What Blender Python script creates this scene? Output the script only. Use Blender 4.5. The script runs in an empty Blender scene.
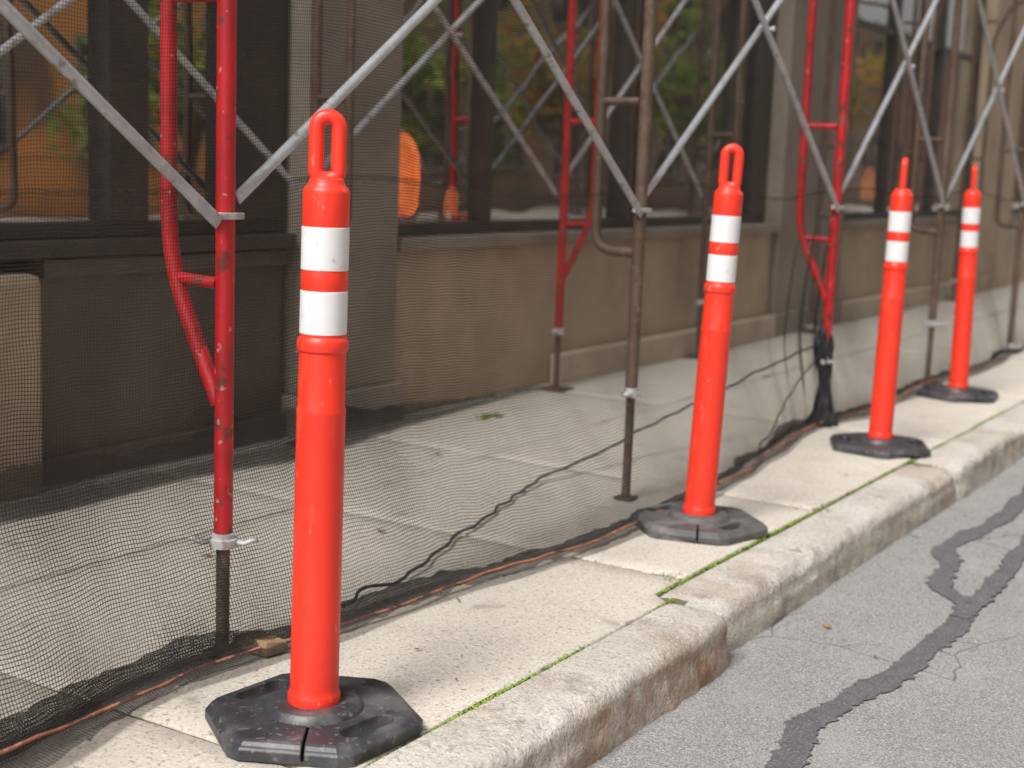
import bpy, bmesh, math, random
from mathutils import Vector, Matrix, noise
random.seed(7)
S=bpy.context.scene
R=math.radians
def link(o): S.collection.objects.link(o); return o
# ---------------------------------------------------------------- materials
def new_mat(name):
    m=bpy.data.materials.new(name); m.use_nodes=True
    nt=m.node_tree; nt.nodes.clear()
    out=nt.nodes.new('ShaderNodeOutputMaterial')
    return m,nt,out
def N(nt,t,**kw):
    n=nt.nodes.new(t)
    for k,v in kw.items(): setattr(n,k,v)
    return n
def c4(c): return (c[0],c[1],c[2],1)
def mixc(nt,fac,a,b,blend='MIX'):
    m=nt.nodes.new('ShaderNodeMix'); m.data_type='RGBA'; m.blend_type=blend
    for idx,v in ((0,fac),(6,a),(7,b)):
        if isinstance(v,bpy.types.NodeSocket): nt.links.new(v,m.inputs[idx])
        elif idx==0: m.inputs[0].default_value=v
        else: m.inputs[idx].default_value=c4(v)
    return m.outputs[2]
def math_(nt,op,a,b=0.0,clamp=False):
    m=nt.nodes.new('ShaderNodeMath'); m.operation=op; m.use_clamp=clamp
    for i,v in ((0,a),(1,b)):
        if isinstance(v,bpy.types.NodeSocket): nt.links.new(v,m.inputs[i])
        else: m.inputs[i].default_value=v
    return m.outputs[0]
def ramp(nt,s,lo,hi):
    m=nt.nodes.new('ShaderNodeMapRange'); nt.links.new(s,m.inputs[0])
    m.inputs[1].default_value=lo; m.inputs[2].default_value=hi
    return m.outputs[0]
def nz(nt,co,scale,detail=4,rough=.6,stretch=None):
    n=N(nt,'ShaderNodeTexNoise'); n.inputs['Scale'].default_value=scale
    n.inputs['Detail'].default_value=min(detail,1.5 if scale>50 else 3.5); n.inputs['Roughness'].default_value=rough
    if stretch:
        mp=N(nt,'ShaderNodeMapping'); mp.inputs['Scale'].default_value=stretch
        nt.links.new(co,mp.inputs[0]); nt.links.new(mp.outputs[0],n.inputs['Vector'])
    else: nt.links.new(co,n.inputs['Vector'])
    return n.outputs['Fac']
def coords(nt,kind='Object',rnd=False):
    t=N(nt,'ShaderNodeTexCoord'); o=t.outputs[kind]
    if rnd:
        oi=N(nt,'ShaderNodeObjectInfo'); ad=N(nt,'ShaderNodeVectorMath'); ad.operation='ADD'
        sc=math_(nt,'MULTIPLY',oi.outputs['Random'],37.0)
        nt.links.new(o,ad.inputs[0]); nt.links.new(sc,ad.inputs[1]); o=ad.outputs[0]
    return o
def surf(name,layers,base,rough=.6,metal=0,bump=(),rnd=False,rvar=0,spec=.5,emit=None,band=None):
    m,nt,out=new_mat(name)
    co=coords(nt,'Object',rnd)
    p=N(nt,'ShaderNodeBsdfPrincipled')
    cur=base
    for L in layers:
        c,sc,lo,hi,st=L[:5]; stx=L[5] if len(L)>5 else None
        f=ramp(nt,nz(nt,co,sc,5,.62,stx),lo,hi)
        f=math_(nt,'MULTIPLY',f,st,True)
        cur=mixc(nt,f,cur,c)
    if band:
        c,ylo,yhi,zt,st=band
        sp=N(nt,'ShaderNodeSeparateXYZ'); nt.links.new(co,sp.inputs[0])
        f=math_(nt,'MULTIPLY',ramp(nt,sp.outputs[1],ylo,ylo+.5),math_(nt,'LESS_THAN',sp.outputs[1],yhi))
        f=math_(nt,'MULTIPLY',f,ramp(nt,sp.outputs[2],zt,zt-.04))
        f=math_(nt,'MULTIPLY',f,ramp(nt,nz(nt,co,9,4),.35,.6))
        cur=mixc(nt,math_(nt,'MULTIPLY',f,st,True),cur,c)
    if isinstance(cur,bpy.types.NodeSocket): nt.links.new(cur,p.inputs['Base Color'])
    else: p.inputs['Base Color'].default_value=c4(cur)
    if emit:
        nt.links.new(cur,p.inputs['Emission Color']); p.inputs['Emission Strength'].default_value=emit
    p.inputs['Roughness'].default_value=rough; p.inputs['Metallic'].default_value=metal
    p.inputs['Specular IOR Level'].default_value=spec
    if rvar:
        r=math_(nt,'ADD',math_(nt,'MULTIPLY',nz(nt,co,14,4),rvar),rough-rvar*.5,True); nt.links.new(r,p.inputs['Roughness'])
    prev=None
    for sc,st,di in bump:
        b=N(nt,'ShaderNodeBump'); b.inputs['Strength'].default_value=st; b.inputs['Distance'].default_value=di
        nt.links.new(nz(nt,co,sc,5,.65),b.inputs['Height'])
        if prev: nt.links.new(prev,b.inputs['Normal'])
        prev=b.outputs[0]
    if prev: nt.links.new(prev,p.inputs['Normal'])
    nt.links.new(p.outputs[0],out.inputs[0])
    return m

M={}
M['walk']=surf('sidewalk_concrete',[((.60,.55,.475),2.2,.4,.65,.7),((.41,.37,.315),1.1,.5,.75,.5),((.42,.38,.33),6,.5,.72,.5),((.72,.675,.60),90,.52,.66,.5),((.26,.235,.205),140,.56,.66,.65),((.17,.15,.13),70,.64,.71,.6),((.26,.23,.19),7,.63,.73,.55)],(.55,.50,.43),.85,bump=((60,.3,.003),(260,.45,.0015)),spec=.3)
M['dirt']=surf('joint_dirt',[((.08,.11,.03),12,.45,.6,.8)],(.15,.12,.08),.95,bump=((60,.6,.01),))
M['curb']=surf('granite_kerb',[((.55,.52,.47),3.5,.4,.6,.7),((.33,.265,.20),2.2,.50,.66,.65),((.22,.18,.145),5,.55,.68,.6),((.22,.19,.165),120,.54,.66,.65),((.66,.64,.60),160,.56,.66,.5),((.15,.12,.10),14,.60,.70,.55)],(.43,.40,.35),.8,bump=((14,.6,.014),(50,.6,.006),(200,.4,.002)),spec=.35,band=((.24,.13,.07),2.0,3.142,-.004,.85))
M['tar']=surf('tar_seal',[((.12,.115,.12),30,.4,.6,.6),((.26,.255,.25),150,.58,.68,.8)],(.085,.082,.086),.6,bump=((40,.4,.003),(200,.5,.002)),spec=.4)
def asphalt():
    m,nt,out=new_mat('asphalt'); co=coords(nt)
    p=N(nt,'ShaderNodeBsdfPrincipled'); p.inputs['Roughness'].default_value=.85; p.inputs['Specular IOR Level'].default_value=.3
    v=N(nt,'ShaderNodeTexVoronoi'); v.inputs['Scale'].default_value=250; nt.links.new(co,v.inputs['Vector'])
    sx=N(nt,'ShaderNodeSeparateColor'); nt.links.new(v.outputs['Color'],sx.inputs[0])
    stone=mixc(nt,sx.outputs[0],(.195,.19,.186),(.39,.38,.37))
    gap=ramp(nt,v.outputs['Distance'],.4,.75)
    c=mixc(nt,gap,stone,(.15,.146,.143))
    c=mixc(nt,math_(nt,'MULTIPLY',ramp(nt,nz(nt,co,1.3,5),.45,.7),.35),c,(.20,.195,.193))
    c=mixc(nt,math_(nt,'MULTIPLY',ramp(nt,nz(nt,co,4,5),.5,.7),.35),c,(.33,.32,.31))
    c=mixc(nt,math_(nt,'MULTIPLY',ramp(nt,nz(nt,co,120,2),.62,.68),.55),c,(.54,.53,.51))
    c=mixc(nt,math_(nt,'MULTIPLY',ramp(nt,nz(nt,co,75,2),.66,.70),.6),c,(.10,.095,.092))
    dv=N(nt,'ShaderNodeTexNoise'); dv.inputs['Scale'].default_value=5; nt.links.new(co,dv.inputs['Vector'])
    ad=N(nt,'ShaderNodeMix'); ad.data_type='VECTOR'; ad.inputs[0].default_value=.12
    nt.links.new(co,ad.inputs[4]); nt.links.new(dv.outputs['Color'],ad.inputs[5])
    ve=N(nt,'ShaderNodeTexVoronoi'); ve.feature='DISTANCE_TO_EDGE'; ve.inputs['Scale'].default_value=2.4; nt.links.new(ad.outputs[1],ve.inputs['Vector'])
    cr=math_(nt,'LESS_THAN',ve.outputs['Distance'],.006)
    cr=math_(nt,'MULTIPLY',cr,ramp(nt,nz(nt,co,1.1,2),.5,.56))
    c=mixc(nt,math_(nt,'MULTIPLY',cr,.7),c,(.09,.085,.085))
    nt.links.new(c,p.inputs['Base Color'])
    b=N(nt,'ShaderNodeBump'); b.inputs['Strength'].default_value=.7; b.inputs['Distance'].default_value=.0025; b.invert=True
    nt.links.new(v.outputs['Distance'],b.inputs['Height'])
    nt.links.new(b.outputs[0],p.inputs['Normal']); nt.links.new(p.outputs[0],out.inputs[0]); return m
M['road']=asphalt()
M['orange']=surf('orange_plastic',[((.72,.03,.014),3,.4,.65,.6),((.88,.12,.06),26,.60,.70,.4,(1,1,.25)),((.40,.05,.03),45,.66,.73,.6,(1,1,.35)),((.86,.28,.20),48,.66,.72,.5,(1,1,.5))],(.82,.040,.018),.42,bump=((30,.1,.002),),rnd=True,rvar=.2)
M['white']=surf('reflective_sheeting',[((.60,.61,.62),7,.45,.7,.6),((.45,.42,.40),45,.62,.72,.6),((.70,.28,.2),90,.69,.74,.6)],(.70,.705,.715),.38,bump=((300,.15,.0005),),rnd=True)
M['rubber']=surf('black_rubber',[((.065,.065,.070),12,.4,.65,.8),((.17,.16,.15),6,.54,.75,.6),((.24,.22,.20),80,.62,.72,.5)],(.032,.032,.037),.45,bump=((40,.35,.003),(200,.3,.001)),rnd=True,rvar=.25)
M['dusty']=surf('dusty_rubber',[((.13,.125,.12),12,.4,.65,.8),((.24,.22,.20),6,.50,.72,.7),((.05,.05,.055),20,.55,.72,.7)],(.075,.073,.073),.6,bump=((40,.35,.003),(200,.3,.001)),rnd=True,rvar=.2)
M['redsteel']=surf('red_painted_steel',[((.30,.010,.014),6,.45,.6,.8),((.10,.03,.022),22,.57,.64,.85),((.42,.25,.22),60,.68,.72,.7),((.16,.07,.045),9,.62,.7,.8)],(.46,.012,.018),.42,bump=((60,.25,.001),),rnd=True)
M['rust']=surf('rusty_brown_steel',[((.09,.05,.032),9,.4,.6,.8),((.20,.145,.115),30,.55,.68,.6),((.05,.03,.022),50,.6,.7,.7)],(.125,.083,.06),.65,metal=.15,bump=((70,.4,.0015),),rnd=True)
M['galv']=surf('galvanised_steel',[((.36,.37,.39),14,.4,.62,.7),((.18,.13,.10),30,.60,.68,.7),((.62,.63,.65),70,.6,.7,.5)],(.48,.49,.51),.42,metal=.4,bump=((60,.35,.0015),),rnd=True)
M['darkgalv']=surf('weathered_grey_steel',[((.20,.15,.12),20,.5,.65,.7)],(.50,.50,.51),.55,metal=.15,bump=((60,.3,.001),),rnd=True)
M['tan']=surf('tan_stone',[((.32,.24,.165),1.8,.4,.65,.7),((.54,.42,.30),6,.5,.7,.6),((.18,.135,.10),40,.6,.7,.4)],(.50,.385,.27),.8,bump=((30,.3,.005),))
M['paletan']=surf('pale_stone_plinth',[((.38,.31,.23),3,.4,.65,.7),((.24,.19,.15),30,.6,.7,.5)],(.56,.475,.36),.8,bump=((30,.3,.005),))
M['greystone']=surf('grey_brown_stone',[((.22,.18,.145),2,.4,.65,.8),((.15,.125,.10),25,.58,.7,.5)],(.31,.255,.205),.8,bump=((30,.3,.005),))
M['brownwood']=surf('brown_painted_panel',[((.08,.062,.05),1.6,.4,.65,.8,(1,1,.5)),((.22,.175,.14),2.2,.50,.70,.7,(1,1,.6))],(.14,.11,.088),.5,bump=((20,.15,.003),))
M['frame']=surf('dark_window_frame',[((.035,.03,.026),8,.4,.6,.8)],(.055,.046,.038),.45)
M['dark']=surf('dark_interior',[((.04,.034,.028),2,.4,.6,.8)],(.065,.055,.046),.8)
M['shelf']=surf('interior_wood',[((.10,.05,.025),5,.4,.6,.8)],(.22,.12,.06),.6)
M['fabric']=surf('orange_drape_added_glow',[((.60,.11,.02),9,.4,.6,.9)],(.98,.20,.03),.8,emit=2.2)  # emission added so the orange display fabric glows by itself
M['dimglow']=surf('orange_drape_faint_glow',[((.55,.14,.04),9,.4,.6,.8)],(.8,.22,.05),.8,emit=.9)  # weaker added glow for the other orange display pieces
M['brass']=surf('bronze_stand',[((.40,.20,.12),9,.4,.6,.8)],(.75,.40,.28),.4,metal=.2)
M['rope']=surf('faded_orange_rope',[((.22,.10,.07),25,.4,.6,.8),((.55,.30,.2),60,.6,.7,.6)],(.40,.155,.09),.8,bump=((200,.6,.002),))
M['cord']=surf('black_cord',[((.03,.03,.03),60,.4,.6,.8)],(.014,.014,.015),.7)
M['bundle']=surf('bunched_black_net',[((.06,.06,.062),50,.5,.65,.9,(1,1,.3))],(.012,.012,.013),.8,bump=((70,.9,.01),(300,.8,.003)))
M['wood']=surf('weathered_wood',[((.20,.11,.06),20,.4,.6,.8,(1,.2,1))],(.42,.27,.15),.8,bump=((60,.4,.003),))
M['moss']=surf('moss_green',[((.28,.36,.04),30,.4,.6,.9)],(.13,.21,.025),.85)
M['leafbrown']=surf('dry_leaf',[((.30,.13,.05),30,.4,.6,.9)],(.20,.075,.03),.7,rnd=True)
M['bark']=surf('tree_bark',[((.06,.045,.035),8,.4,.6,.9,(1,1,.2))],(.13,.10,.075),.9)
M['ground']=surf('far_ground',[((.10,.10,.08),.5,.4,.6,.7)],(.15,.14,.12),.9)
def leafmat(name,a,b,c):
    m,nt,out=new_mat(name); co=coords(nt)
    f=ramp(nt,nz(nt,co,1.2,3),.38,.62); col=mixc(nt,f,a,b); col=mixc(nt,ramp(nt,nz(nt,co,3,2),.5,.62),col,c)
    d=N(nt,'ShaderNodeBsdfDiffuse'); t=N(nt,'ShaderNodeBsdfTranslucent'); mx=N(nt,'ShaderNodeMixShader'); mx.inputs[0].default_value=.4
    nt.links.new(col,d.inputs[0]); nt.links.new(col,t.inputs[0]); nt.links.new(d.outputs[0],mx.inputs[1]); nt.links.new(t.outputs[0],mx.inputs[2]); nt.links.new(mx.outputs[0],out.inputs[0]); return m
M['leafA']=leafmat('autumn_leaves',(.45,.19,.05),(.38,.28,.06),(.12,.17,.04))
M['leafB']=leafmat('green_leaves',(.12,.25,.06),(.34,.34,.09),(.05,.10,.02))
def brick():
    m,nt,out=new_mat('orange_brick'); co=coords(nt)
    sp=N(nt,'ShaderNodeSeparateXYZ'); nt.links.new(co,sp.inputs[0]); cb=N(nt,'ShaderNodeCombineXYZ')
    nt.links.new(math_(nt,'ADD',sp.outputs[1],sp.outputs[0]),cb.inputs[0]); nt.links.new(sp.outputs[2],cb.inputs[1])
    b=N(nt,'ShaderNodeTexBrick'); b.inputs['Scale'].default_value=4; b.inputs['Color1'].default_value=(.30,.17,.11,1); b.inputs['Color2'].default_value=(.24,.13,.08,1); b.inputs['Mortar'].default_value=(.25,.22,.19,1)
    nt.links.new(cb.outputs[0],b.inputs['Vector'])
    p=N(nt,'ShaderNodeBsdfPrincipled'); p.inputs['Roughness'].default_value=.85
    f=ramp(nt,nz(nt,co,.45,2),.40,.50)
    f=math_(nt,'MULTIPLY',f,ramp(nt,sp.outputs[1],24,17),True)
    nt.links.new(mixc(nt,f,b.outputs['Color'],(.88,.38,.12)),p.inputs['Base Color']); nt.links.new(p.outputs[0],out.inputs[0]); return m
M['brick']=brick()
def glass():
    m,nt,out=new_mat('shop_glass'); co=coords(nt)
    g=N(nt,'ShaderNodeBsdfGlossy'); g.inputs['Roughness'].default_value=.02; g.inputs['Color'].default_value=(1,1,1,1)
    b=N(nt,'ShaderNodeBump'); b.inputs['Strength'].default_value=.2; b.inputs['Distance'].default_value=.02; nt.links.new(nz(nt,co,1.2,2),b.inputs['Height']); nt.links.new(b.outputs[0],g.inputs['Normal'])
    t=N(nt,'ShaderNodeBsdfTransparent'); t.inputs['Color'].default_value=(.85,.85,.85,1)
    mx=N(nt,'ShaderNodeMixShader'); mx.inputs[0].default_value=.55
    nt.links.new(t.outputs[0],mx.inputs[1]); nt.links.new(g.outputs[0],mx.inputs[2]); nt.links.new(mx.outputs[0],out.inputs[0]); return m
M['glass']=glass()
def netmat(name,pitch,wid,op,gop,col,streak=.25):
    m,nt,out=new_mat(name)
    uv=coords(nt,'UV')
    n=N(nt,'ShaderNodeTexNoise'); n.inputs['Scale'].default_value=7; n.inputs['Detail'].default_value=1; nt.links.new(uv,n.inputs['Vector'])
    vm=N(nt,'ShaderNodeVectorMath'); vm.operation='SCALE'; nt.links.new(n.outputs['Color'],vm.inputs[0]); vm.inputs['Scale'].default_value=.022
    va=N(nt,'ShaderNodeVectorMath'); va.operation='ADD'; nt.links.new(uv,va.inputs[0]); nt.links.new(vm.outputs[0],va.inputs[1])
    sp=N(nt,'ShaderNodeSeparateXYZ'); nt.links.new(va.outputs[0],sp.inputs[0])
    gu=math_(nt,'LESS_THAN',math_(nt,'FRACT',math_(nt,'DIVIDE',sp.outputs[0],pitch)),wid)
    gv=math_(nt,'LESS_THAN',math_(nt,'FRACT',math_(nt,'DIVIDE',sp.outputs[1],pitch)),wid)
    grid=math_(nt,'MAXIMUM',gu,gv)
    st=math_(nt,'MULTIPLY',ramp(nt,nz(nt,uv,3,2,.6,(1,.35,1)),.45,.75),streak)
    a=math_(nt,'ADD',math_(nt,'MULTIPLY',grid,gop),math_(nt,'ADD',st,op),True)
    at=N(nt,'ShaderNodeAttribute'); at.attribute_name='hem'
    a=math_(nt,'ADD',a,math_(nt,'MULTIPLY',at.outputs['Fac'],math_(nt,'ADD',math_(nt,'MULTIPLY',grid,.5),.5)),True)
    d=N(nt,'ShaderNodeBsdfDiffuse'); 
    cc=mixc(nt,math_(nt,'POWER',at.outputs['Fac'],.6),col,(.018,.018,.018)); nt.links.new(cc,d.inputs[0])
    t=N(nt,'ShaderNodeBsdfTransparent'); mx=N(nt,'ShaderNodeMixShader')
    nt.links.new(a,mx.inputs[0]); nt.links.new(t.outputs[0],mx.inputs[1]); nt.links.new(d.outputs[0],mx.inputs[2]); nt.links.new(mx.outputs[0],out.inputs[0]); return m
M['net_low']=netmat('debris_net_dense',.0074,.24,.07,.64,(.070,.066,.061),.16)
M['net_up']=netmat('debris_net_light',.0074,.23,.04,.60,(.070,.066,.061),.08)

# ---------------------------------------------------------------- helpers
def mkobj(name,verts,faces,mat,root=None,smooth=False,bevel=0,seg=2,loc=None):
    me=bpy.data.meshes.new(name); me.from_pydata(verts,[],faces)
    bm=bmesh.new(); bm.from_mesh(me)
    bmesh.ops.recalc_face_normals(bm,faces=bm.faces)
    if bevel:
        bmesh.ops.bevel(bm,geom=list(bm.edges),offset=bevel,segments=seg,affect='EDGES',profile=.6)
    bm.to_mesh(me); bm.free()
    if smooth:
        for p in me.polygons: p.use_smooth=True
    me.materials.append(M[mat])
    o=link(bpy.data.objects.new(name,me))
    if root is not None: o.parent=root
    if loc: o.location=loc
    return o
def boxgeo(a,b):
    x0,y0,z0=a;x1,y1,z1=b
    v=[(x0,y0,z0),(x1,y0,z0),(x1,y1,z0),(x0,y1,z0),(x0,y0,z1),(x1,y0,z1),(x1,y1,z1),(x0,y1,z1)]
    return v,[(0,3,2,1),(4,5,6,7),(0,1,5,4),(1,2,6,5),(2,3,7,6),(3,0,4,7)]
def box(name,a,b,mat,root=None,bevel=.004,loc=None):
    v,f=boxgeo(a,b); return mkobj(name,v,f,mat,root,bevel=bevel,loc=loc)
def boxes(name,lst,mat,root=None,bevel=.003,loc=None):
    V=[];F=[]
    for a,b in lst:
        v,f=boxgeo(a,b); n=len(V); V+=v; F+=[tuple(i+n for i in q) for q in f]
    return mkobj(name,V,F,mat,root,bevel=bevel,loc=loc)
def lathe(name,prof,mat,root=None,seg=48,smooth=True,loc=None,auto=35):
    V=[];F=[]
    for r,z in prof:
        for i in range(seg):
            a=2*math.pi*i/seg; V.append((r*math.cos(a),r*math.sin(a),z))
    for j in range(len(prof)-1):
        for i in range(seg):
            F.append((j*seg+i,j*seg+(i+1)%seg,(j+1)*seg+(i+1)%seg,(j+1)*seg+i))
    F.append(tuple(range(seg-1,-1,-1))); F.append(tuple((len(prof)-1)*seg+i for i in range(seg)))
    o=mkobj(name,V,F,mat,root,smooth=smooth,loc=loc)
    o.data.set_sharp_from_angle(angle=R(auto))
    return o
def sweepgeo(path,ra,rb=None,seg=14,closed=False,up=Vector((0,1,0)),caps=True):
    rb=rb or ra; P=[Vector(p) for p in path]; V=[];F=[]; n=len(P)
    for i,p in enumerate(P):
        if closed: t=(P[(i+1)%n]-P[i-1]).normalized()
        else: t=(P[min(i+1,n-1)]-P[max(i-1,0)]).normalized()
        s=t.cross(up)
        if s.length<1e-4: s=t.cross(Vector((1,0,0)))
        s.normalize(); u=s.cross(t).normalized()
        for k in range(seg):
            a=2*math.pi*k/seg; V.append(tuple(p+s*math.cos(a)*ra+u*math.sin(a)*rb))
    m=n if closed else n-1
    for i in range(m):
        for k in range(seg):
            i2=(i+1)%n; F.append((i*seg+k,i*seg+(k+1)%seg,i2*seg+(k+1)%seg,i2*seg+k))
    if not closed and caps: F.append(tuple(range(seg-1,-1,-1))); F.append(tuple((n-1)*seg+k for k in range(seg)))
    return V,F
def tube(name,path,r,mat,root=None,seg=14,up=(0,1,0),rb=None,closed=False,loc=None):
    v,f=sweepgeo(path,r,rb,seg,closed,Vector(up)); o=mkobj(name,v,f,mat,root,smooth=True,loc=loc)
    o.data.set_sharp_from_angle(angle=R(50))
    return o
def rounded(path,rad,n=6):
    P=[Vector(p) for p in path]; out=[P[0]]
    for i in range(1,len(P)-1):
        a=(P[i-1]-P[i]); b=(P[i+1]-P[i]); r=min(rad,a.length*.49,b.length*.49)
        s=P[i]+a.normalized()*r; e=P[i]+b.normalized()*r
        for k in range(n+1):
            t=k/n; out.append(s*(1-t)**2+P[i]*2*t*(1-t)+e*t*t)
    out.append(P[-1]); return out
def empty(name,loc,label,cat,group=None):
    e=link(bpy.data.objects.new(name,None)); e.location=loc; e.empty_display_size=.1
    e['label']=label; e['category']=cat
    if group: e['group']=group
    return e
def interp(pts,y):
    if y<=pts[0][0]: return pts[0][1]
    for (a,b),(c,d) in zip(pts,pts[1:]):
        if y<=c:
            t=(y-a)/(c-a); t=t*t*(3-2*t); return b+(d-b)*t
    return pts[-1][1]
def sst(a,b,x): t=max(0,min(1,(x-a)/(b-a))); return t*t*(3-2*t)

# ---------------------------------------------------------------- setting
ZR=-.125
def sheet(name,x0,x1,y0,y1,z,mat):
    o=mkobj(name,[(x0,y0,z),(x1,y0,z),(x1,y1,z),(x0,y1,z)],[(0,1,2,3)],mat); o['kind']='structure'; return o
sheet('ground',-150,150,-150,150,-.16,'ground')
sheet('road',-1.38,7.0,-60,80,ZR,'road')
def xin(y): return -1.446 if y<3.14 else -1.500
ys=[-8,-6.5,-5,-3.5,-2.67,-1.17,.33,1.83,3.335,4.33,5.83,7.33,8.83,10.33,11.83,13.33,14.83,16.33,17.83,19.33,20.83,22.33,25,30,40,60]
V=[];F=[]
for i in range(len(ys)-1):
    y0,y1=ys[i]+.0035,ys[i+1]-.0035
    xe=-1.455 if y1<3.4 else -1.509
    for ci,(x0,x1) in enumerate([(-2.78,xe),(-3.56,-2.788)]):
        dz=random.uniform(-.003,.003); tl=random.uniform(-.002,.002)
        nx=max(2,int((x1-x0)/.04)); ny=max(2,int(min((y1-y0),2)/.04))
        n0=len(V)
        for a in range(nx+1):
            for b in range(ny+1):
                ex=min(a,nx-a); ey=min(b,ny-b); e=min(ex,ey)
                x=x0+(x1-x0)*a/nx; y=y0+(y1-y0)*b/ny
                if e==0: z=dz-.004
                else: z=dz+tl*(b/ny-.5)
                if a==1: x=x0+.006
                if a==nx-1: x=x1-.006
                if b==1: y=y0+.006
                if b==ny-1: y=y1-.006
                nn=noise.noise(Vector((x*9,y*9,3)))
                if e==0:
                    z-=.004*max(0,nn)
                    sx=-1 if a==nx else (1 if a==0 else 0); sy=-1 if b==ny else (1 if b==0 else 0)
                    w=.005*noise.noise(Vector((x*14,y*14,8)))+.001
                    ch=.018*max(0,noise.noise(Vector((x*5,y*5,18)))-.35)*2
                    x+=sx*(abs(w)+ch); y+=sy*(abs(w)+ch)
                if 3.14<y<3.34 and x>-1.508: x=-1.508-(.0 if a==nx else .004)
                V.append((x,y,z+.0018*nn))
        for a in range(nx):
            for b in range(ny):
                k=n0+a*(ny+1)+b; F.append((k,k+ny+1,k+ny+2,k+1))
        ring=[n0+a*(ny+1) for a in range(nx+1)]+[n0+nx*(ny+1)+b for b in range(1,ny+1)]+[n0+a*(ny+1)+ny for a in range(nx-1,-1,-1)]+[n0+b for b in range(ny-1,0,-1)]
        m0=len(V)
        for r_ in ring: x,y,z=V[r_]; V.append((x,y,-.06))
        L=len(ring)
        for k in range(L): F.append((ring[k],m0+k,m0+(k+1)%L,ring[(k+1)%L]))
o=mkobj('sidewalk',V,F,'walk',smooth=True); o['kind']='structure'; o.data.set_sharp_from_angle(angle=R(50))
o=sheet('sidewalk_bed',-3.6,-1.42,-8,60,-.009,'dirt')
V=[];F=[]
st=[(-6,-3.2,-1.325,0),(-3.19,-.4,-1.31,0),(-.39,1.2,-1.28,0),(1.209,3.135,-1.276,.004),(3.147,5.35,-1.324,-.005),(5.360,7.3,-1.318,0),(7.308,9.5,-1.328,.002),(9.51,11.7,-1.325,-.002),(11.71,14,-1.33,0),(14.01,17,-1.325,0),(17.01,21,-1.33,0),(21.01,30,-1.33,0),(30.01,60,-1.33,0)]
for (y0,y1,xo,dz) in st:
    xi=xin(y0+.01); r=.036
    prof=[(xi,-.10),(xi,-.010),(xi+.006,dz)]
    for k in range(1,9): prof.append((xi+.006+(xo-r-xi-.006)*k/9,dz))
    for k in range(0,9):
        a=math.pi/2*(1-k/8); prof.append((xo-r+r*math.cos(a),dz-r+r*math.sin(a)))
    for k in range(1,7): prof.append((xo+.012*k/6,dz-r-(.13-r)*k/6))
    prof.append((xo+.012,-.2))
    ny=int(min(90,(y1-y0)/.022)); n0=len(V); np_=len(prof)
    for j in range(ny+1):
        y=y0+(y1-y0)*j/ny
        e=min(j,ny-j)
        for (x,z) in prof:
            n1=noise.noise(Vector((x*6,y*2.5,z*6+xo*50))); n2=noise.noise(Vector((x*25,y*18,z*25))); n3=noise.noise(Vector((x*60,y*50,z*60)))
            ed=math.exp(-((x-(xo-.015))/.028)**2)*(z>-.07)
            dx=.013*n1+.007*n2+.002*n3-.008*ed*max(0,n2+n1); zz=z+.004*n1*(z>-.05)+.0025*n2-.018*ed*max(0,n1*1.0+n2*.9)
            if e<=3: q=(.013,.006,.003,.001)[e]; dx-=q*(x>-1.40); zz-=q*.7*(z>-.05)
            if x<=xi+.012: dx=.002*n2
            V.append((x+dx,y,zz))
    for j in range(ny):
        for k in range(np_-1):
            a=n0+j*np_+k; F.append((a,a+1,a+np_+1,a+np_))
    F.append(tuple(n0+k for k in range(np_))); F.append(tuple(n0+ny*np_+k for k in range(np_)))
o=mkobj('kerb',V,F,'curb',smooth=True); o['kind']='structure'; o.data.set_sharp_from_angle(angle=R(60))
box('opposite_sidewalk',(7.0,-60,-.2),(10.6,80,0.0),'walk',bevel=.02)['kind']='structure'
def strip(name,pts,w,z,seed):
    P=[Vector((p[0],p[1],0)) for p in pts]; D=[]
    for i in range(len(P)-1):
        n=max(2,int((P[i+1]-P[i]).length/.010))
        p0=P[max(i-1,0)];p1=P[i];p2=P[i+1];p3=P[min(i+2,len(P)-1)]
        for k in range(n):
            t=k/n; D.append(.5*((2*p1)+(p2-p0)*t+(2*p0-5*p1+4*p2-p3)*t*t+(3*p1-p0-3*p2+p3)*t**3))
    D.append(P[-1]); V=[];F=[]
    for i,p in enumerate(D):
        t=(D[min(i+1,len(D)-1)]-D[max(i-1,0)]).normalized(); s=Vector((-t.y,t.x,0))
        f=lambda q:w*(1+.6*noise.noise(Vector((i*.06,seed,q)))+.5*noise.noise(Vector((i*.27,seed,q+1)))+.4*noise.noise(Vector((i*.9,seed,q+2))))
        a=p+s*f(0); b=p-s*f(5); V+=[(a.x,a.y,z),(p.x,p.y,z+.0015),(b.x,b.y,z)]
    for i in range(len(D)-1):
        for k in (0,1): F.append((3*i+k,3*i+k+1,3*i+k+4,3*i+k+3))
    o=mkobj(name,V,F,'tar',smooth=True); o['kind']='structure'; return o
strip('road_crack_seal',[(-1.14,7.6),(-1.16,6.6),(-1.117,5.562),(-1.103,5.167),(-1.127,4.873),(-1.152,4.588),(-1.082,4.389),(-1.05,4.141),(-.945,4.039),(-.907,3.861),(-.913,3.528),(-.923,3.268),(-.971,3.015),(-.972,2.8),(-.94,2.614),(-.93,2.2),(-.98,1.4),(-.95,.2)],.034,ZR+.004,1)
strip('road_crack_seal',[(-.93,7.9),(-.99,6.4),(-.965,5.4),(-.941,4.764),(-.919,4.342),(-.909,4.05),(-.915,3.86)],.028,ZR+.0065,4)

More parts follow.
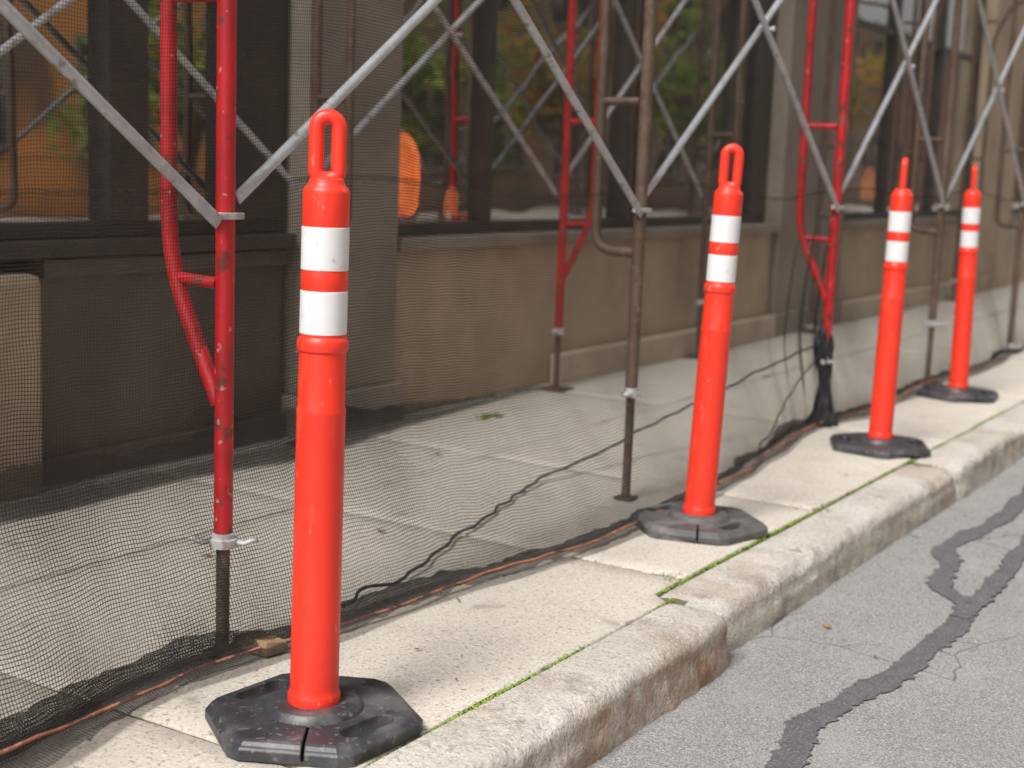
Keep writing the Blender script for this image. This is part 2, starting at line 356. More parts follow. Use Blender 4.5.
# ---------------------------------------------------------------- shop building
bl=(-4.0,8,0); B=empty('shop_building',bl,'stone shop building with dark framed display windows behind scaffold netting','building')
off=(4.0,-8,0)
def bb(name,a,b,mat,bev=.006): return box(name,a,b,mat,B,bev,off)
ZT=4.2
for (y0,y1,xf,mt) in [(4.13,4.68,-3.46,'greystone'),(8.86,10.1,-3.46,'greystone'),(14.0,15.3,-3.46,'tan'),(19.6,21.0,-3.46,'tan'),(-1.4,-.6,-3.46,'greystone')]:
    boxes('pillar',[((-3.9,y0,0.16),(xf,y1,ZT)),((-3.9,y0-.03,-.02),(xf+.03,y1+.03,.158))],mt,B,.008,off)
for (y0,y1,mt) in [(4.71,8.83,'tan'),(10.13,13.97,'tan'),(15.33,19.57,'paletan')]:
    n=3; L=[]
    for i in range(n):
        a=y0+(y1-y0)*i/n; b=y0+(y1-y0)*(i+1)/n; L.append(((-3.9,a+.004,.004),(-3.50,b-.004,.69)))
    boxes('wall',L,mt,B,.006,off)
    bb('window_sill',(-3.88,y0,.692),(-3.455,y1,.745),'greystone')
for y0,y1 in [(6.0,8.82),(10.14,13.96)]:
    bb('wall_plinth',(-3.495,y0,.0),(-3.43,y1,.15),'paletan',.012)
bb('pedestal',(-3.85,2.35,0),(-3.47,2.90,.68),'tan',.03)
for (y0,y1) in [(-.55,.6),(.65,2.3),(2.95,4.09)]:
    L=[((-3.80,y0,0),(-3.56,y1,.72)),((-3.557,y0+.004,.0),(-3.535,y1-.004,.09)),((-3.557,y0+.004,.66),(-3.53,y1-.004,.715))]
    boxes('wood_panel',L,'brownwood',B,.004,off)
bb('window_sill',(-3.82,-.55,.724),(-3.50,4.10,.775),'frame')
def window(y0,y1,z0,z1,mull,trans,wid=.05):
    w=link(bpy.data.objects.new('window',None)); w.parent=B; w.location=(-3.6+4.0,(y0+y1)/2-8,z0)
    o2=(3.6,-(y0+y1)/2,-z0)
    L=[((-3.64,y0,z0),(-3.57,y0+wid,z1)),((-3.64,y1-wid,z0),(-3.57,y1,z1)),((-3.638,y0+wid,z0),(-3.572,y1-wid,z0+wid)),((-3.638,y0+wid,z1-wid),(-3.572,y1-wid,z1))]
    for m,mw in mull: L.append(((-3.645,m-mw/2,z0+wid),(-3.560,m+mw/2,z1-wid)))
    for t in trans: L.append(((-3.630,y0+wid,t-.025),(-3.578,y1-wid,t+.025)))
    boxes('frame',L,'frame',w,.003,o2)
    mkobj('glass',[(-3.61,y0+.01,z0+.01),(-3.61,y1-.01,z0+.01),(-3.61,y1-.01,z1-.01),(-3.61,y0+.01,z1-.01)],[(0,1,2,3)],'glass',w,loc=o2)
window(-.55,4.11,.778,3.3,[(1.5,.06),(2.6,.05),(3.33,.17),(3.93,.30)],[2.3])
window(4.69,8.85,.748,3.3,[(5.50,.05),(6.85,.06),(8.30,.06),(8.70,.22)],[2.2])
window(10.11,13.99,.748,3.3,[(11.4,.06),(12.7,.06)],[2.2])
window(15.31,19.59,.748,3.3,[(16.7,.06),(18.1,.06)],[2.2])
bb('fascia',(-3.9,-.6,3.302),(-3.52,21,4.19),'greystone')
bb('upper_wall',(-4.6,-6.5,4.2),(-3.48,30,6.6),'tan')
bb('end_wall',(-9,21.0,-.02),(-3.52,30,4.19),'tan')
v=boxgeo((-7.4,-1.4,.0),(-3.92,20.95,4.1)); 
mkobj('interior_shell',v[0],[v[1][0],v[1][1],v[1][2],v[1][4],v[1][5]],'dark',B,loc=off)
def shelf(y0,y1,x,h,lab):
    e=empty('display_table',(x,(y0+y1)/2,.0),lab,'table','display tables in the shop window')
    w=(y1-y0)/2
    box('table_top',(-.25,-w,h-.04),(.25,w,h),'shelf',e,.005)
    for sx in(-1,1):
        for sy in(-1,1): box('leg',(sx*.22-.02,sy*(w-.04)-.02,0),(sx*.22+.02,sy*(w-.04)+.02,h-.042),'shelf',e,.003)
shelf(4.85,6.4,-4.05,.80,'brown wooden display table behind shop glass')
shelf(11.5,13.2,-4.1,.86,'brown wooden display table behind shop glass')
def showpiece(loc,s,lab,mt='fabric'):  # draped orange object in the shop window; its glow is added emission
    e=empty('glow_display',loc,lab,'showpiece','orange displays with added glow in the shop windows')
    V=[];F=[];pr=[(.09,.03),(.125,.08),(.12,.2),(.115,.30),(.10,.37),(.075,.43),(.04,.47)]
    seg=28
    for r,z in pr:
        for i in range(seg):
            a=2*math.pi*i/seg; q=r*(1+.18*math.sin(5*a+z*9)); V.append((q*.7*math.cos(a)*s,q*math.sin(a)*s,z*s))
    for j in range(len(pr)-1):
        for i in range(seg): F.append((j*seg+i,j*seg+(i+1)%seg,(j+1)*seg+(i+1)%seg,(j+1)*seg+i))
    mkobj('glow_drape',V,F,mt,e,smooth=True)
    lathe('stand',[(.09*s,0),(.09*s,.015),(.02*s,.03),(.015*s,.5*s)],'brass',e,16)
showpiece((-3.78,5.12,.802),.80,'orange lamp standing behind shop glass')
showpiece((-3.78,5.52,.802),.32,'small orange lamp standing behind shop glass','dimglow')
showpiece((-3.95,12.1,.862),.62,'dim orange lamp with faint added glow behind shop glass','dimglow')

# ---------------------------------------------------------------- opposite side
ob=(12,18,0); OB=empty('brick_building',ob,'orange brick building with rows of windows across the street','building')
o2=(-12,-18,0)
box('wall',(11,-10,0),(20,90,7),'brick',OB,.02,o2)
for i in range(24):
    for j in range(2):
        y=-8+i*3.0; z=.9+j*3.6
        w=link(bpy.data.objects.new('window',None)); w.parent=OB; w.location=(11-12,y-18,z)
        boxes('frame',[((-.04,0,0),(-.003,.08,2)),((-.04,1.52,0),(-.003,1.6,2)),((-.04,.082,0),(-.003,1.518,.08)),((-.04,.082,1.92),(-.003,1.518,2)),((-.05,.76,.082),(-.004,.84,1.918))],'greystone',w,.0)
        box('pane',(-.02,.08,.08),(-.002,1.52,1.92),'dark',w,0)
def tree(loc,h,cr,mat,lab,seed):
    rs=random.Random(seed)
    T=empty('street_tree',loc,lab,'tree','trees across the street')
    V=[];F=[]
    def limb(p0,p1,r0,r1):
        n=7; P=[p0.lerp(p1,k/n)+Vector((noise.noise(p0+Vector((k,0,0)))*.12,noise.noise(p0+Vector((0,k,0)))*.12,0))*min(1,k) for k in range(n+1)]
        b=len(V)
        for k,p in enumerate(P):
            r=r0+(r1-r0)*k/n
            for s in range(8): a=s*math.pi/4; V.append(tuple(p+Vector((math.cos(a)*r,math.sin(a)*r,0))))
        for k in range(n):
            for s in range(8): F.append((b+k*8+s,b+k*8+(s+1)%8,b+(k+1)*8+(s+1)%8,b+(k+1)*8+s))
    top=Vector((0,0,h*.5)); limb(Vector((0,0,-.1)),top,.15,.10); tips=[]
    for i in range(10):
        a=i*2.4; e=Vector((math.cos(a)*cr*rs.uniform(.4,.8),math.sin(a)*cr*rs.uniform(.4,.8),h*rs.uniform(.36,.95)))
        s=Vector((0,0,h*rs.uniform(.2,.5))); limb(s,e,.06,.02); tips+=[e,s.lerp(e,.6)]
    mkobj('trunk',V,F,'bark',T,smooth=True)
    V=[];F=[]
    cl=[t+Vector((rs.gauss(0,.4),rs.gauss(0,.4),rs.gauss(0,.3))) for t in tips for _ in range(2)]
    for c in cl:
        R0=rs.uniform(.35,.75)
        for k in range(55):
            d=Vector((rs.gauss(0,1),rs.gauss(0,1),rs.gauss(0,.8))).normalized()*R0*rs.random()**.5
            p=c+d; s=rs.uniform(.07,.12); q=Vector((rs.gauss(0,1),rs.gauss(0,1),rs.gauss(0,1))).normalized(); w=q.orthogonal().normalized()
            n=len(V); V+=[tuple(p+q*s),tuple(p+w*s*.6),tuple(p-q*s),tuple(p-w*s*.6)]; F.append((n,n+1,n+2,n+3))
    mkobj('crown',V,F,mat,T)
tree((7.9,8.2,0),4.2,1.8,'leafB','street tree with green leaves turning yellow',1)
tree((8.0,15.5,0),4.4,2.1,'leafB','street tree with green leaves turning yellow',2)
tree((7.8,20.5,0),4.4,2.1,'leafB','street tree with green leaves turning yellow',3)
tree((7.9,26.5,0),4.8,2.3,'leafA','street tree with yellow and orange autumn leaves',4)
tree((8.0,33,0),4.8,2.5,'leafB','street tree with green leaves turning yellow',5)
tree((8.0,42,0),5.2,2.8,'leafA','street tree with yellow and orange autumn leaves',6)

# ---------------------------------------------------------------- scaffold
XO,XI=-2.045,-3.37
FY=[.34,2.172,4.04,5.86,7.48,9.32,11.15,12.95]
styles=['rust','redsteel','rust','redsteel','rust','rust','rust','rust']
jack=[.28,.27,.37,.30,.34,.06,.2,.2]
TOP=2.92
for i,y in enumerate(FY):
    sm=styles[i]
    lab={'redsteel':'red painted walk-through scaffold frame standing on the sidewalk','rust':'rusty brown walk-through scaffold frame standing on the sidewalk'}[sm]
    E=empty('scaffolding',((XO+XI)/2,y,0),lab,'scaffolding','scaffold frames along the building')
    hw=(XO-XI)/2
    for s in (1,-1):
        x=s*hw; j=jack[i]
        tube('leg',[(x,0,j),(x,0,1.0),(x,0,2.0),(x,0,TOP)],.0200,sm,E,20)
        pr=[]; z=.012
        while z<j+.06: pr+=[(.0138,z),(.0150,z+.003)]; z+=.006
        lathe('screw_jack',pr,'rust',E,16,loc=(x,0,0))
        lathe('collar_nut',[(.0165,j-.034),(.029,j-.032),(.031,j-.014),(.025,j-.012),(.025,j-.002),(.0165,j-.001)],'darkgalv',E,20,loc=(x,0,0))
        a=R(31.7)+.25*s+i*.5 if i!=1 else R(33)
        for sg in(1,-1):
            P=[Vector((math.cos(a)*sg*t,math.sin(a)*sg*t,j-.020+dz)) for t,dz in((.024,0),(.045,-.004),(.062,.004),(.072,.005))]
            v,f=sweepgeo(P,.010,.006,8,False,Vector((0,0,1)))
            mkobj('wing_handle',v,f,'darkgalv',E,smooth=True,loc=(x,0,0))
        pw=.030 if i<4 and s==1 else .065
        box('base_plate',(x-pw,-pw,.003),(x+pw,pw,.011),'rust',E,.002)
        if s==1: box('hinge_pin',(x-.005,-.045,.928),(x+.026,.030,.942),'darkgalv',E,.003)
        tube('rung',[(x-s*.02,0,2.45),(x-s*.165,0,2.45)],.0135,sm,E,10)
        zr=1.375 if i==1 else 1.27
        tube('rung',[(x-s*.02,0,zr),(x-s*.150,0,zr)],.0135,sm,E,12)
        if sm=='redsteel':
            path=[(x-s*.015,0,.545),(x-s*.160,0,.83),(x-s*.165,0,2.3),(x-s*.3,0,2.6),(0,0,2.66)]
            tube('arch_tube',rounded(path,.12),.0175,sm,E,16)
            tube('rung',[(x-s*.02,0,.795),(x-s*.145,0,.80)],.0125,sm,E,10)
        else:
            path=[(x-s*.015,0,.80),(x-s*.155,0,.80),(x-s*.155,0,2.3),(x-s*.3,0,2.6),(0,0,2.66)]
            tube('arch_tube',rounded(path,.10),.0165,sm,E,16)
    tube('top_rail',[(-hw,0,2.86),(hw,0,2.86)],.02,sm,E,16)
for plane in (XO,XI):
    for i in range(len(FY)-1):
        if plane==XI and i>=4: continue
        y0,y1=FY[i]+.026,FY[i+1]-.050; L=y1-y0
        sx=.018
        ym=(y0+y1)/2
        lab='galvanised steel scaffold cross brace between two frames' if plane==XO else 'weathered grey scaffold cross brace near the shop wall'
        E=empty('cross_brace',(plane+(sx if plane==XO else -sx),ym,.935),lab,'scaffold brace','scaffold cross braces')
        zs=(.045,.035,.055,.06,.03,.04,.04)[i]
        for k,(za,zb) in enumerate(((zs,1.28),(1.24+.02*(i%2),-.012))):
            xx=.011 if k else -.011
            def P(t): return Vector((xx,-L/2+L*t,za+(zb-za)*t))
            r=.0120
            tlist=[0,.012,.03,.05,.5,.95,.97,.988,1]
            V=[];F=[];sg=12
            for n_,t in enumerate(tlist):
                p=P(t); d=(P(1)-P(0)).normalized(); s=Vector((1,0,0)); u=d.cross(s).normalized()
                fl=1 if .04<t<.96 else (.35 if (t<.02 or t>.98) else .6); wu=1 if fl==1 else 1.25
                for q in range(sg):
                    a=2*math.pi*q/sg; V.append(tuple(p+s*math.cos(a)*r*fl+u*math.sin(a)*r*wu))
            for n_ in range(len(tlist)-1):
                for q in range(sg): F.append((n_*sg+q,n_*sg+(q+1)%sg,(n_+1)*sg+(q+1)%sg,(n_+1)*sg+q))
            F.append(tuple(range(sg))); F.append(tuple((len(tlist)-1)*sg+q for q in range(sg)))
            mkobj('brace_bar',V,F,'galv' if plane==XO else 'darkgalv',E,smooth=True)
        lathe('pivot_bolt',[(.004,-.03),(.010,-.028),(.010,-.022),(.006,-.021),(.006,.021),(.010,.022),(.010,.028),(.004,.03)],'darkgalv',E,10,loc=(0,0,.643)).rotation_euler=(0,R(90),0)

# ---------------------------------------------------------------- nets
botx=[(.0,-1.74),(1.1,-1.84),(1.5,-1.915),(1.93,-1.985),(2.17,-1.975),(2.5,-1.925),(2.86,-1.925),(3.13,-1.885),(3.49,-1.845),(4.2,-1.855),(4.6,-1.89),(4.96,-1.95),(5.63,-2.03),(5.86,-2.05),(6.3,-1.98),(7.4,-2.03),(8.5,-1.96),(9.3,-2.03),(14,-2.0)]
def net(name,y0,y1,fn,nu,nv,mat,root,vlen):
    V=[];F=[];UV=[];H=[]
    for i in range(nu+1):
        for j in range(nv+1):
            y=y0+(y1-y0)*i/nu; s=j/nv
            p,h=fn(y,s); V.append(p); UV.append((y,s*vlen)); H.append(h)
    for i in range(nu):
        for j in range(nv): a=i*(nv+1)+j; F.append((a,a+1,a+nv+2,a+nv+1))
    me=bpy.data.meshes.new(name); me.from_pydata(V,[],F); me.materials.append(M[mat])
    uvl=me.uv_layers.new(name='UVMap')
    for lp in me.loops: uvl.data[lp.index].uv=UV[lp.vertex_index]
    at=me.attributes.new('hem','FLOAT','POINT')
    for k,h in enumerate(H): at.data[k].value=h
    for p in me.polygons: p.use_smooth=True
    o=link(bpy.data.objects.new(name,me)); o.parent=root; o.location=tuple(-c for c in root.location); return o
def sagf(y): return .022*math.sin((y-.34)/1.85*2*math.pi)+.016*noise.noise(Vector((y*2,0,0)))
def low(y,s):
    bx=interp(botx,y); sag=sagf(y)
    nn=noise.noise(Vector((y*2.2,s*1.6,1))); n2=noise.noise(Vector((y*9,s*3,4))); n3=noise.noise(Vector((y*24+s*8,s*5,7)))
    g=math.exp(-((y-5.80)/.45)**2)
    if s<.88:
        t=s/.88; z=(1.0+sag)*(1-t)+.012*t
        k=sst(.55,1,t)
        x=-2.095*(1-k)+bx*k+.016*(nn-.6)*t+.008*(n2-.5)*t+.004*n3*t
        x+=.05*g*(math.sin(y*34+t*5)-.9)*t*(1-t)*2
        fold=max(0,noise.noise(Vector((y*1.3-s*1.6,s*.5+y*.2,11)))-.18)*1.2
        g2=math.exp(-((y-2.1)/.25)**2)
        h=max(.35*sst(.60,1,t)*(.25+nn),.45*fold*sst(.15,.6,t),.35*g*sst(.3,.8,t)*(.6+.6*math.sin(y*40)),.4*g2*sst(.75,1,t)*(.6+n2))
    else:
        t=(s-.88)/.12; ext=.045+.035*nn
        x=bx+ext*t; z=.014+.018*abs(n2)+.012*abs(n3)
        h=.25+.35*sst(.3,.95,t)
    return (x,y,z),max(0,min(.9,h))
NL=empty('debris_net',(-2.09,6,0),'dark dense debris netting hanging to the sidewalk along the scaffold','netting','debris nets on the scaffold')
net('net_sheet',-.2,14.5,low,900,50,'net_low',NL,1.12)
def bunch(y,s):
    a=s*2*math.pi*.9; n1=noise.noise(Vector((y*1.7,5,0))); n2=noise.noise(Vector((y*7,s*4,2))); n3=noise.noise(Vector((y*20,s*7,6)))
    r=.006+.018*max(0,n1+.1)+.008*abs(n2)+.004*n3+math.exp(-((y-1.3)/.7)**2)*.030+math.exp(-((y-2.1)/.15)**2)*.018
    return (interp(botx,y)-.035-r*.8+1.6*r*math.cos(a),y,.006+r*.8+r*.8*math.sin(a)),.35+.3*n2
net('net_fold',-.2,9.3,bunch,900,16,'net_low',NL,.2)
def heap(y,s):
    n1=noise.noise(Vector((y*1.4,9,0))); n2=noise.noise(Vector((y*8,s*3,3))); n3=noise.noise(Vector((y*22,s*6,5)))
    hgt=(.10+.05*n1)*sst(5.6,4.0,y); w=(.17+.08*n1)*sst(5.8,3.8,y)+.02
    x=-3.44+w*s+.012*n2; z=hgt*(1-s)**1.3*(1+.25*n2)+.008+.02*abs(n3)*(1-s)
    return (x,y,z),.45+.25*n2
NH=empty('debris_net',(-3.4,3,0),'black slack netting heaped on the sidewalk along the shop wall','netting','debris nets on the scaffold')
net('net_fold',.2,5.8,heap,500,14,'net_low',NH,.3)
def upf(y,s):
    z=TOP-(TOP-.985-sagf(y))*s
    x=-2.10+.010*noise.noise(Vector((y*1.7,z*1.2,2)))-.006*s+.004*noise.noise(Vector((y*8,z*3,5)))
    return (x,y,z),0
NU=empty('debris_net',(-2.09,6,.93),'light see-through debris netting hung from the scaffold top','netting','debris nets on the scaffold')
net('net_sheet',-.2,14.5,upf,500,60,'net_up',NU,2.0)
V=[];F=[];seg=48;n=60
for j in range(n+1):
    t=j/n; z=.0+.46*t
    r=.030+.030*math.exp(-(t/.10)**2)+.006*math.sin(t*11)-.008*sst(.75,1,t)
    for k in range(seg):
        a=2*math.pi*k/seg; q=r*(1+.22*noise.noise(Vector((math.cos(a)*2.4,math.sin(a)*2.4,t*5)))+.16*math.sin(7*a+t*4)+.08*math.sin(13*a-t*9))
        V.append((-2.045+q*math.cos(a)+.010*math.sin(t*6),5.86+q*math.sin(a),z))
for j in range(n):
    for k in range(seg): F.append((j*seg+k,j*seg+(k+1)%seg,(j+1)*seg+(k+1)%seg,(j+1)*seg+k))
F.append(tuple(n*seg+k for k in range(seg)))
mkobj('bunched_net',V,F,'bundle',NL,smooth=True,loc=(2.09,-6,0))
def wob(pts,amp,zz,step=.03,seed=0):
    P=[Vector(p) for p in pts]; D=[]
    for i in range(len(P)-1):
        n=max(2,int((P[i+1]-P[i]).length/step)); p0=P[max(i-1,0)];p1=P[i];p2=P[i+1];p3=P[min(i+2,len(P)-1)]
        for k in range(n):
            t=k/n; q=.5*((2*p1)+(p2-p0)*t+(2*p0-5*p1+4*p2-p3)*t*t+(3*p1-p0-3*p2+p3)*t**3)
            nn=noise.noise(q*9+Vector((seed,0,0))); D.append(q+Vector((amp*nn,0,zz*abs(noise.noise(q*7)))))
    D.append(P[-1]); return D
tube('net_seam',wob([(-2.0,2.42,.03),(-2.031,2.573,.016),(-2.089,2.959,.014),(-2.281,3.651,.012),(-2.36,4.05,.02),(-2.32,4.5,.08),(-2.22,5.1,.20),(-2.12,5.6,.31),(-2.08,5.84,.34)],.03,.012),.0045,'cord',NL,8,up=(0,0,1),loc=(2.09,-6,0))
tube('net_seam',wob([(-1.90,4.6,.02),(-1.96,5.0,.06),(-2.03,5.4,.16),(-2.06,5.8,.30)],.015,.01,seed=3),.0035,'cord',NL,8,up=(0,0,1),loc=(2.09,-6,0))
e=empty('rope',(-1.95,3,0),'faded orange rope lying along the bottom of the netting','rope')
pts=[(interp(botx,.2)-.05,.0,.02)]
y=.15
while y<9:
    pts.append((interp(botx,y)+.012-.05*sst(1.9,1.2,y)+random.uniform(-.014,.014),y,.018+.03*sst(1.9,1.2,y)+random.uniform(0,.006))); y+=random.uniform(.16,.3)
tube('rope_strand',wob(pts,.012,.006),.0042,'rope',e,8,up=(0,0,1),loc=(1.95,-3,0))
e=empty('wood_scrap',(-2.00,2.25,.0),'broken weathered wood offcut beside the scaffold foot','wood offcut')
mkobj('offcut',[(-.06,-.04,.004),(.05,-.045,.004),(.06,.02,.004),(-.04,.04,.004),(-.05,-.035,.030),(.045,-.04,.036),(.055,.015,.026),(-.04,.035,.030)],[(0,3,2,1),(4,5,6,7),(0,1,5,4),(1,2,6,5),(2,3,7,6),(3,0,4,7)],'wood',e,bevel=.003)

# ---------------------------------------------------------------- delineator posts
def make_post(loc,lab):
    E=empty('delineator_post',loc,lab,'traffic post','orange delineator posts along the kerb')
    R0=.210; pts=[]
    for k in range(6):
        a=math.pi/3*k
        for d in(-.075,.075): pts.append((R0*.985*math.cos(a+d),R0*.985*math.sin(a+d)))
    levels=[(1.0,0),(1.0,.020),(.99,.024),(.965,.027),(.935,.033),(.905,.036)]
    bm=bmesh.new(); rings=[]
    for sc,z in levels: rings.append([bm.verts.new((x*sc,y*sc,z)) for x,y in pts])
    n=len(pts)
    for a,b in zip(rings,rings[1:]):
        for k in range(n): bm.faces.new((a[k],a[(k+1)%n],b[(k+1)%n],b[k]))
    bm.faces.new(rings[0][::-1]); bm.faces.new(rings[-1])
    bmesh.ops.recalc_face_normals(bm,faces=bm.faces)
    me=bpy.data.meshes.new('base'); bm.to_mesh(me); bm.free(); me.materials.append(M['rubber'])
    base=link(bpy.data.objects.new('base',me)); base.parent=E
    def stad(cx,cy,ang,l,w,z0,z1):
        bm=bmesh.new()
        P=[]
        for s in(1,-1):
            for q in range(9):
                a=-math.pi/2+math.pi*q/8+(0 if s==1 else math.pi)
                P.append((s*l+w*math.cos(a),w*math.sin(a)))
        c,s_=math.cos(ang),math.sin(ang)
        P=[(cx+x*c-y*s_,cy+x*s_+y*c) for x,y in P]
        lo=[bm.verts.new((x,y,z0)) for x,y in P]; hi=[bm.verts.new((x,y,z1)) for x,y in P]; m=len(P)
        for k in range(m): bm.faces.new((lo[k],lo[(k+1)%m],hi[(k+1)%m],hi[k]))
        bm.faces.new(lo[::-1]); bm.faces.new(hi)
        bmesh.ops.recalc_face_normals(bm,faces=bm.faces)
        cm=bpy.data.meshes.new('c'); bm.to_mesh(cm); bm.free(); co=link(bpy.data.objects.new('cut',cm))
        md=base.modifiers.new('b','BOOLEAN'); md.object=co; md.operation='DIFFERENCE'; md.solver='EXACT'
        dg=bpy.context.evaluated_depsgraph_get(); dg.update()
        nm=bpy.data.meshes.new_from_object(base.evaluated_get(dg)); base.modifiers.clear()
        if len(nm.polygons)>8: base.data=nm
        bpy.data.objects.remove(co)
    a=R(-30)
    for s in(1,-1): stad(s*.136*math.cos(a),s*.136*math.sin(a),a+math.pi/2,.042,.022,-.02,.08)
    for a2 in (R(-82),R(98)): stad(.158*math.cos(a2),.158*math.sin(a2),a2,.066,.0026,.004,.08)
    bv=base.modifiers.new('v','BEVEL'); bv.width=.0035; bv.segments=2; bv.limit_method='ANGLE'; bv.angle_limit=R(30)
    dg=bpy.context.evaluated_depsgraph_get(); dg.update(); nm=bpy.data.meshes.new_from_object(base.evaluated_get(dg)); base.modifiers.clear(); base.data=nm
    lathe('base_collar',[(.094,.034),(.091,.043),(.084,.050),(.066,.053),(.058,.050)],'rubber',E,40)
    P=[(.049,.048),(.0495,.052),(.0495,.064),(.048,.068),(.0462,.072),(.0455,.082),(.0452,.30),(.0445,.596),(.0450,.600),(.0450,.607),(.0430,.612),(.0425,.712),(.0460,.716),(.0468,.722),(.0468,.732),(.0445,.737),
       (.0418,.741),(.0418,.829),(.0424,.831),(.0424,.853),(.0418,.855),(.0418,.945),(.0421,.947),(.0421,.998),(.0414,1.003),(.0385,1.008),(.034,1.012),(.0325,1.016),(.031,1.022),(.026,1.026)]
    lathe('tube',P,'orange',E,64,auto=30)
    for z0,z1 in((.746,.824),(.861,.938)):
        lathe('reflective_band',[(.0419,z0),(.0428,z0+.0008),(.0428,z1-.0008),(.0419,z1)],'white',E,64)
    path=[]; hw=.0200; zb,zt=1.036,1.1120
    for k in range(13): a=math.pi*k/12; path.append((hw*math.cos(a),0,zt+hw*math.sin(a)*1.0))
    for k in range(1,6): path.append((-hw,0,zt+(zb-zt)*k/6))
    for k in range(13): a=math.pi+math.pi*k/12; path.append((hw*math.cos(a),0,zb+hw*math.sin(a)*.7))
    for k in range(1,6): path.append((hw,0,zb+(zt-zb)*k/6))
    v,f=sweepgeo(path,.0138,.0125,18,True,Vector((0,1,0)))
    mkobj('handle',v,f,'orange',E,smooth=True)
    return E
P0=make_post((0,0,0),'orange plastic delineator post with two white bands on black rubber base')
parts=[c for c in P0.children]
posts=[(-1.642,1.992,25.7,14,(.4,.2),'tall orange delineator post with loop handle and scuffed black rubber base'),
       (-1.702,3.853,15.7,10,(1.9,.3),'leaning orange delineator post on dusty grey rubber base beside scaffold leg'),
       (-1.668,5.490,53.7,50,(.7,-.3),'orange delineator post with white bands on flat black rubber base'),
       (-1.797,7.142,36.7,68,(-.6,.2),'orange delineator post with white bands on flat black rubber base')]
allr=[P0]
for k in range(3):
    E2=P0.copy(); S.collection.objects.link(E2); allr.append(E2)
    for c in parts:
        d=c.copy(); d.parent=E2; S.collection.objects.link(d)
        if k==0 and c.name.startswith('base'):
            d.data=c.data.copy(); d.data.materials[0]=M['dusty']; d['label']='dusty grey rubber base'
for E,(x,y,rz,hz,ln,lab) in zip(allr,posts):
    E.location=(x,y,.0); E['label']=lab
    E.rotation_euler=(0,0,R(rz))
    lean=Matrix.Rotation(R(ln[0]),4,Vector((-math.sin(R(31.7-rz)),math.cos(R(31.7-rz)),0)))
    piv=Matrix.Translation((0,0,.05))
    for c in E.children:
        nm=c.name.split('.')[0]
        if nm in('tube','reflective_band','handle'):
            m=piv@lean@piv.inverted()
            if nm=='handle': m=m@Matrix.Rotation(R(hz),4,'Z')
            c.matrix_basis=m

# ---------------------------------------------------------------- small things
V=[];F=[]
rs=random.Random(3)
def tuft(x,y,z,s):
    for q in range(rs.randint(3,6)):
        a=rs.uniform(0,6.28); l=s*rs.uniform(.5,1.2); w=s*.28
        d=Vector((math.cos(a),math.sin(a),rs.uniform(.3,1.0)))*l; sd=Vector((-math.sin(a),math.cos(a),0))*w
        p=Vector((x,y,z)); n=len(V); V.extend([tuple(p-sd),tuple(p+sd),tuple(p+d*.6+sd),tuple(p+d)]); F.append((n,n+1,n+2,n+3))
y=1.0
while y<14:
    dens=1.4*noise.noise(Vector((y*1.9,2,0)))+.9*noise.noise(Vector((y*7,4,0)))+.38
    if dens>0:
        for k in range(int(3+20*dens)): tuft(xin(y)-.005+rs.gauss(0,.003+.0025*min(1,dens)),y+rs.uniform(0,.03),-.006,rs.uniform(.004,.006+.004*min(1,dens)))
    y+=.025
for yy in (3.335,4.33,5.83):
    for k in range(90):
        x=rs.uniform(-1.9,-1.49)
        if noise.noise(Vector((x*8,yy,0)))>0: tuft(x,yy+rs.gauss(0,.002),-.006,rs.uniform(.004,.007))
for (cx,cy,n_,s) in [(-1.54,3.335,26,.008),(-2.0,2.66,10,.012),(-3.20,5.0,26,.022),(-1.50,4.34,24,.009),(-1.98,5.4,10,.012)]:
    for k in range(n_): tuft(cx+rs.gauss(0,.02),cy+rs.gauss(0,.03),.0,rs.uniform(.5,1)*s)
o=mkobj('moss',V,F,'moss'); o['kind']='stuff'; o['label']='green moss and weeds growing in sidewalk joints'; o['category']='moss'
def leaf(x,y,z,s,a):
    e=[(-1,0),(-.5,.35),(-.1,.3),(.2,.5),(.45,.25),(1,0),(.45,-.3),(.15,-.45),(-.15,-.25),(-.55,-.35)]
    V=[(0,0,.004+.0)]+[(s*p[0],s*p[1],.003+s*rs.uniform(.05,.35)) for p in e]
    F=[(0,i+1,(i+1)%10+1) for i in range(10)]
    o=mkobj('fallen_leaf',V,F,'leafbrown',loc=(x,y,z)); o.rotation_euler=(0,0,a)
    o['label']='small dry brown leaf lying on the pavement'; o['category']='leaf'; o['group']='fallen leaves on the pavement'
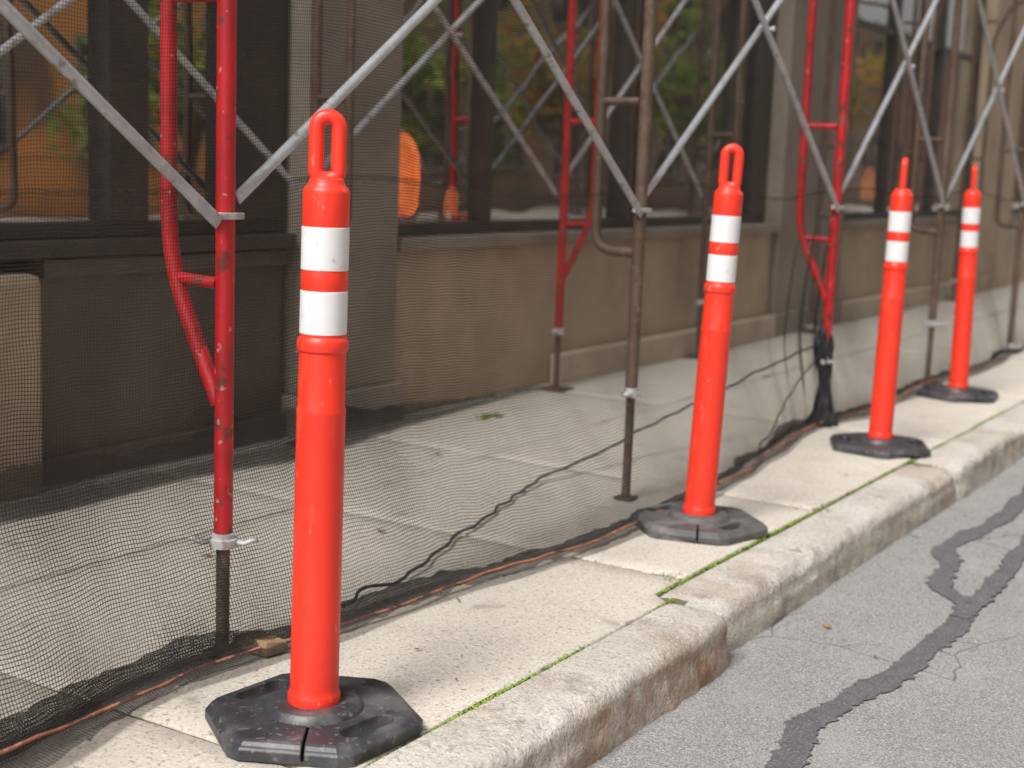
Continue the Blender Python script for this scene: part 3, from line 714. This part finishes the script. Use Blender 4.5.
for (x,y,z,s) in [(-1.18,3.55,ZR,.018),(-1.73,2.45,0,.010),(-2.4,3.2,0,.018),(-2.35,3.9,0,.016),(-1.60,4.9,0,.012),(-1.25,6.3,ZR,.015),(-1.22,5.1,ZR,.012),(-1.56,2.35,0,.007),(-2.2,5.1,0,.018),(-1.9,4.4,.02,.02),(-2.9,4.2,0,.02),(-2.6,2.7,0,.018),(-1.0,3.4,ZR,.010),(-1.86,2.8,0,.010)]:
    leaf(x,y,z,s,rs.uniform(0,6))

# ---------------------------------------------------------------- light
w=bpy.data.worlds.new('World'); S.world=w; w.use_nodes=True; nt=w.node_tree
bg=nt.nodes['Background']; sky=nt.nodes.new('ShaderNodeTexSky'); sky.sky_type='NISHITA'; sky.sun_disc=False
SE,SA=50,184
sky.sun_elevation=R(SE); sky.sun_rotation=R(SA); sky.air_density=1.6; sky.dust_density=4
hs=nt.nodes.new('ShaderNodeHueSaturation'); hs.inputs['Saturation'].default_value=.22
nt.links.new(sky.outputs[0],hs.inputs['Color']); nt.links.new(hs.outputs[0],bg.inputs[0]); bg.inputs[1].default_value=.15
sd=bpy.data.lights.new('Sun','SUN'); sd.energy=4.6; sd.angle=R(24); sd.color=(1,.975,.94)
so=link(bpy.data.objects.new('Sun',sd))
d=Vector((math.sin(R(SA))*math.cos(R(SE)),math.cos(R(SA))*math.cos(R(SE)),math.sin(R(SE))))
so.rotation_euler=d.to_track_quat('Z','Y').to_euler(); so.location=(5,-5,10)
# ---------------------------------------------------------------- camera
cd=bpy.data.cameras.new('Camera'); cam=link(bpy.data.objects.new('Camera',cd)); S.camera=cam
cd.sensor_width=36; cd.lens=50; cd.clip_start=.05; cd.clip_end=500
cam.matrix_world=Matrix.Translation((0,0,1.06))@Matrix.Rotation(R(31.7),4,'Z')@Matrix.Rotation(R(90)-math.atan(219/1422),4,'X')@Matrix.Rotation(R(2.2),4,'Z')
cd.dof.use_dof=True; cd.dof.focus_distance=2.85; cd.dof.aperture_fstop=3.2
S.view_settings.view_transform='Standard'; S.view_settings.look='None'; S.view_settings.exposure=0
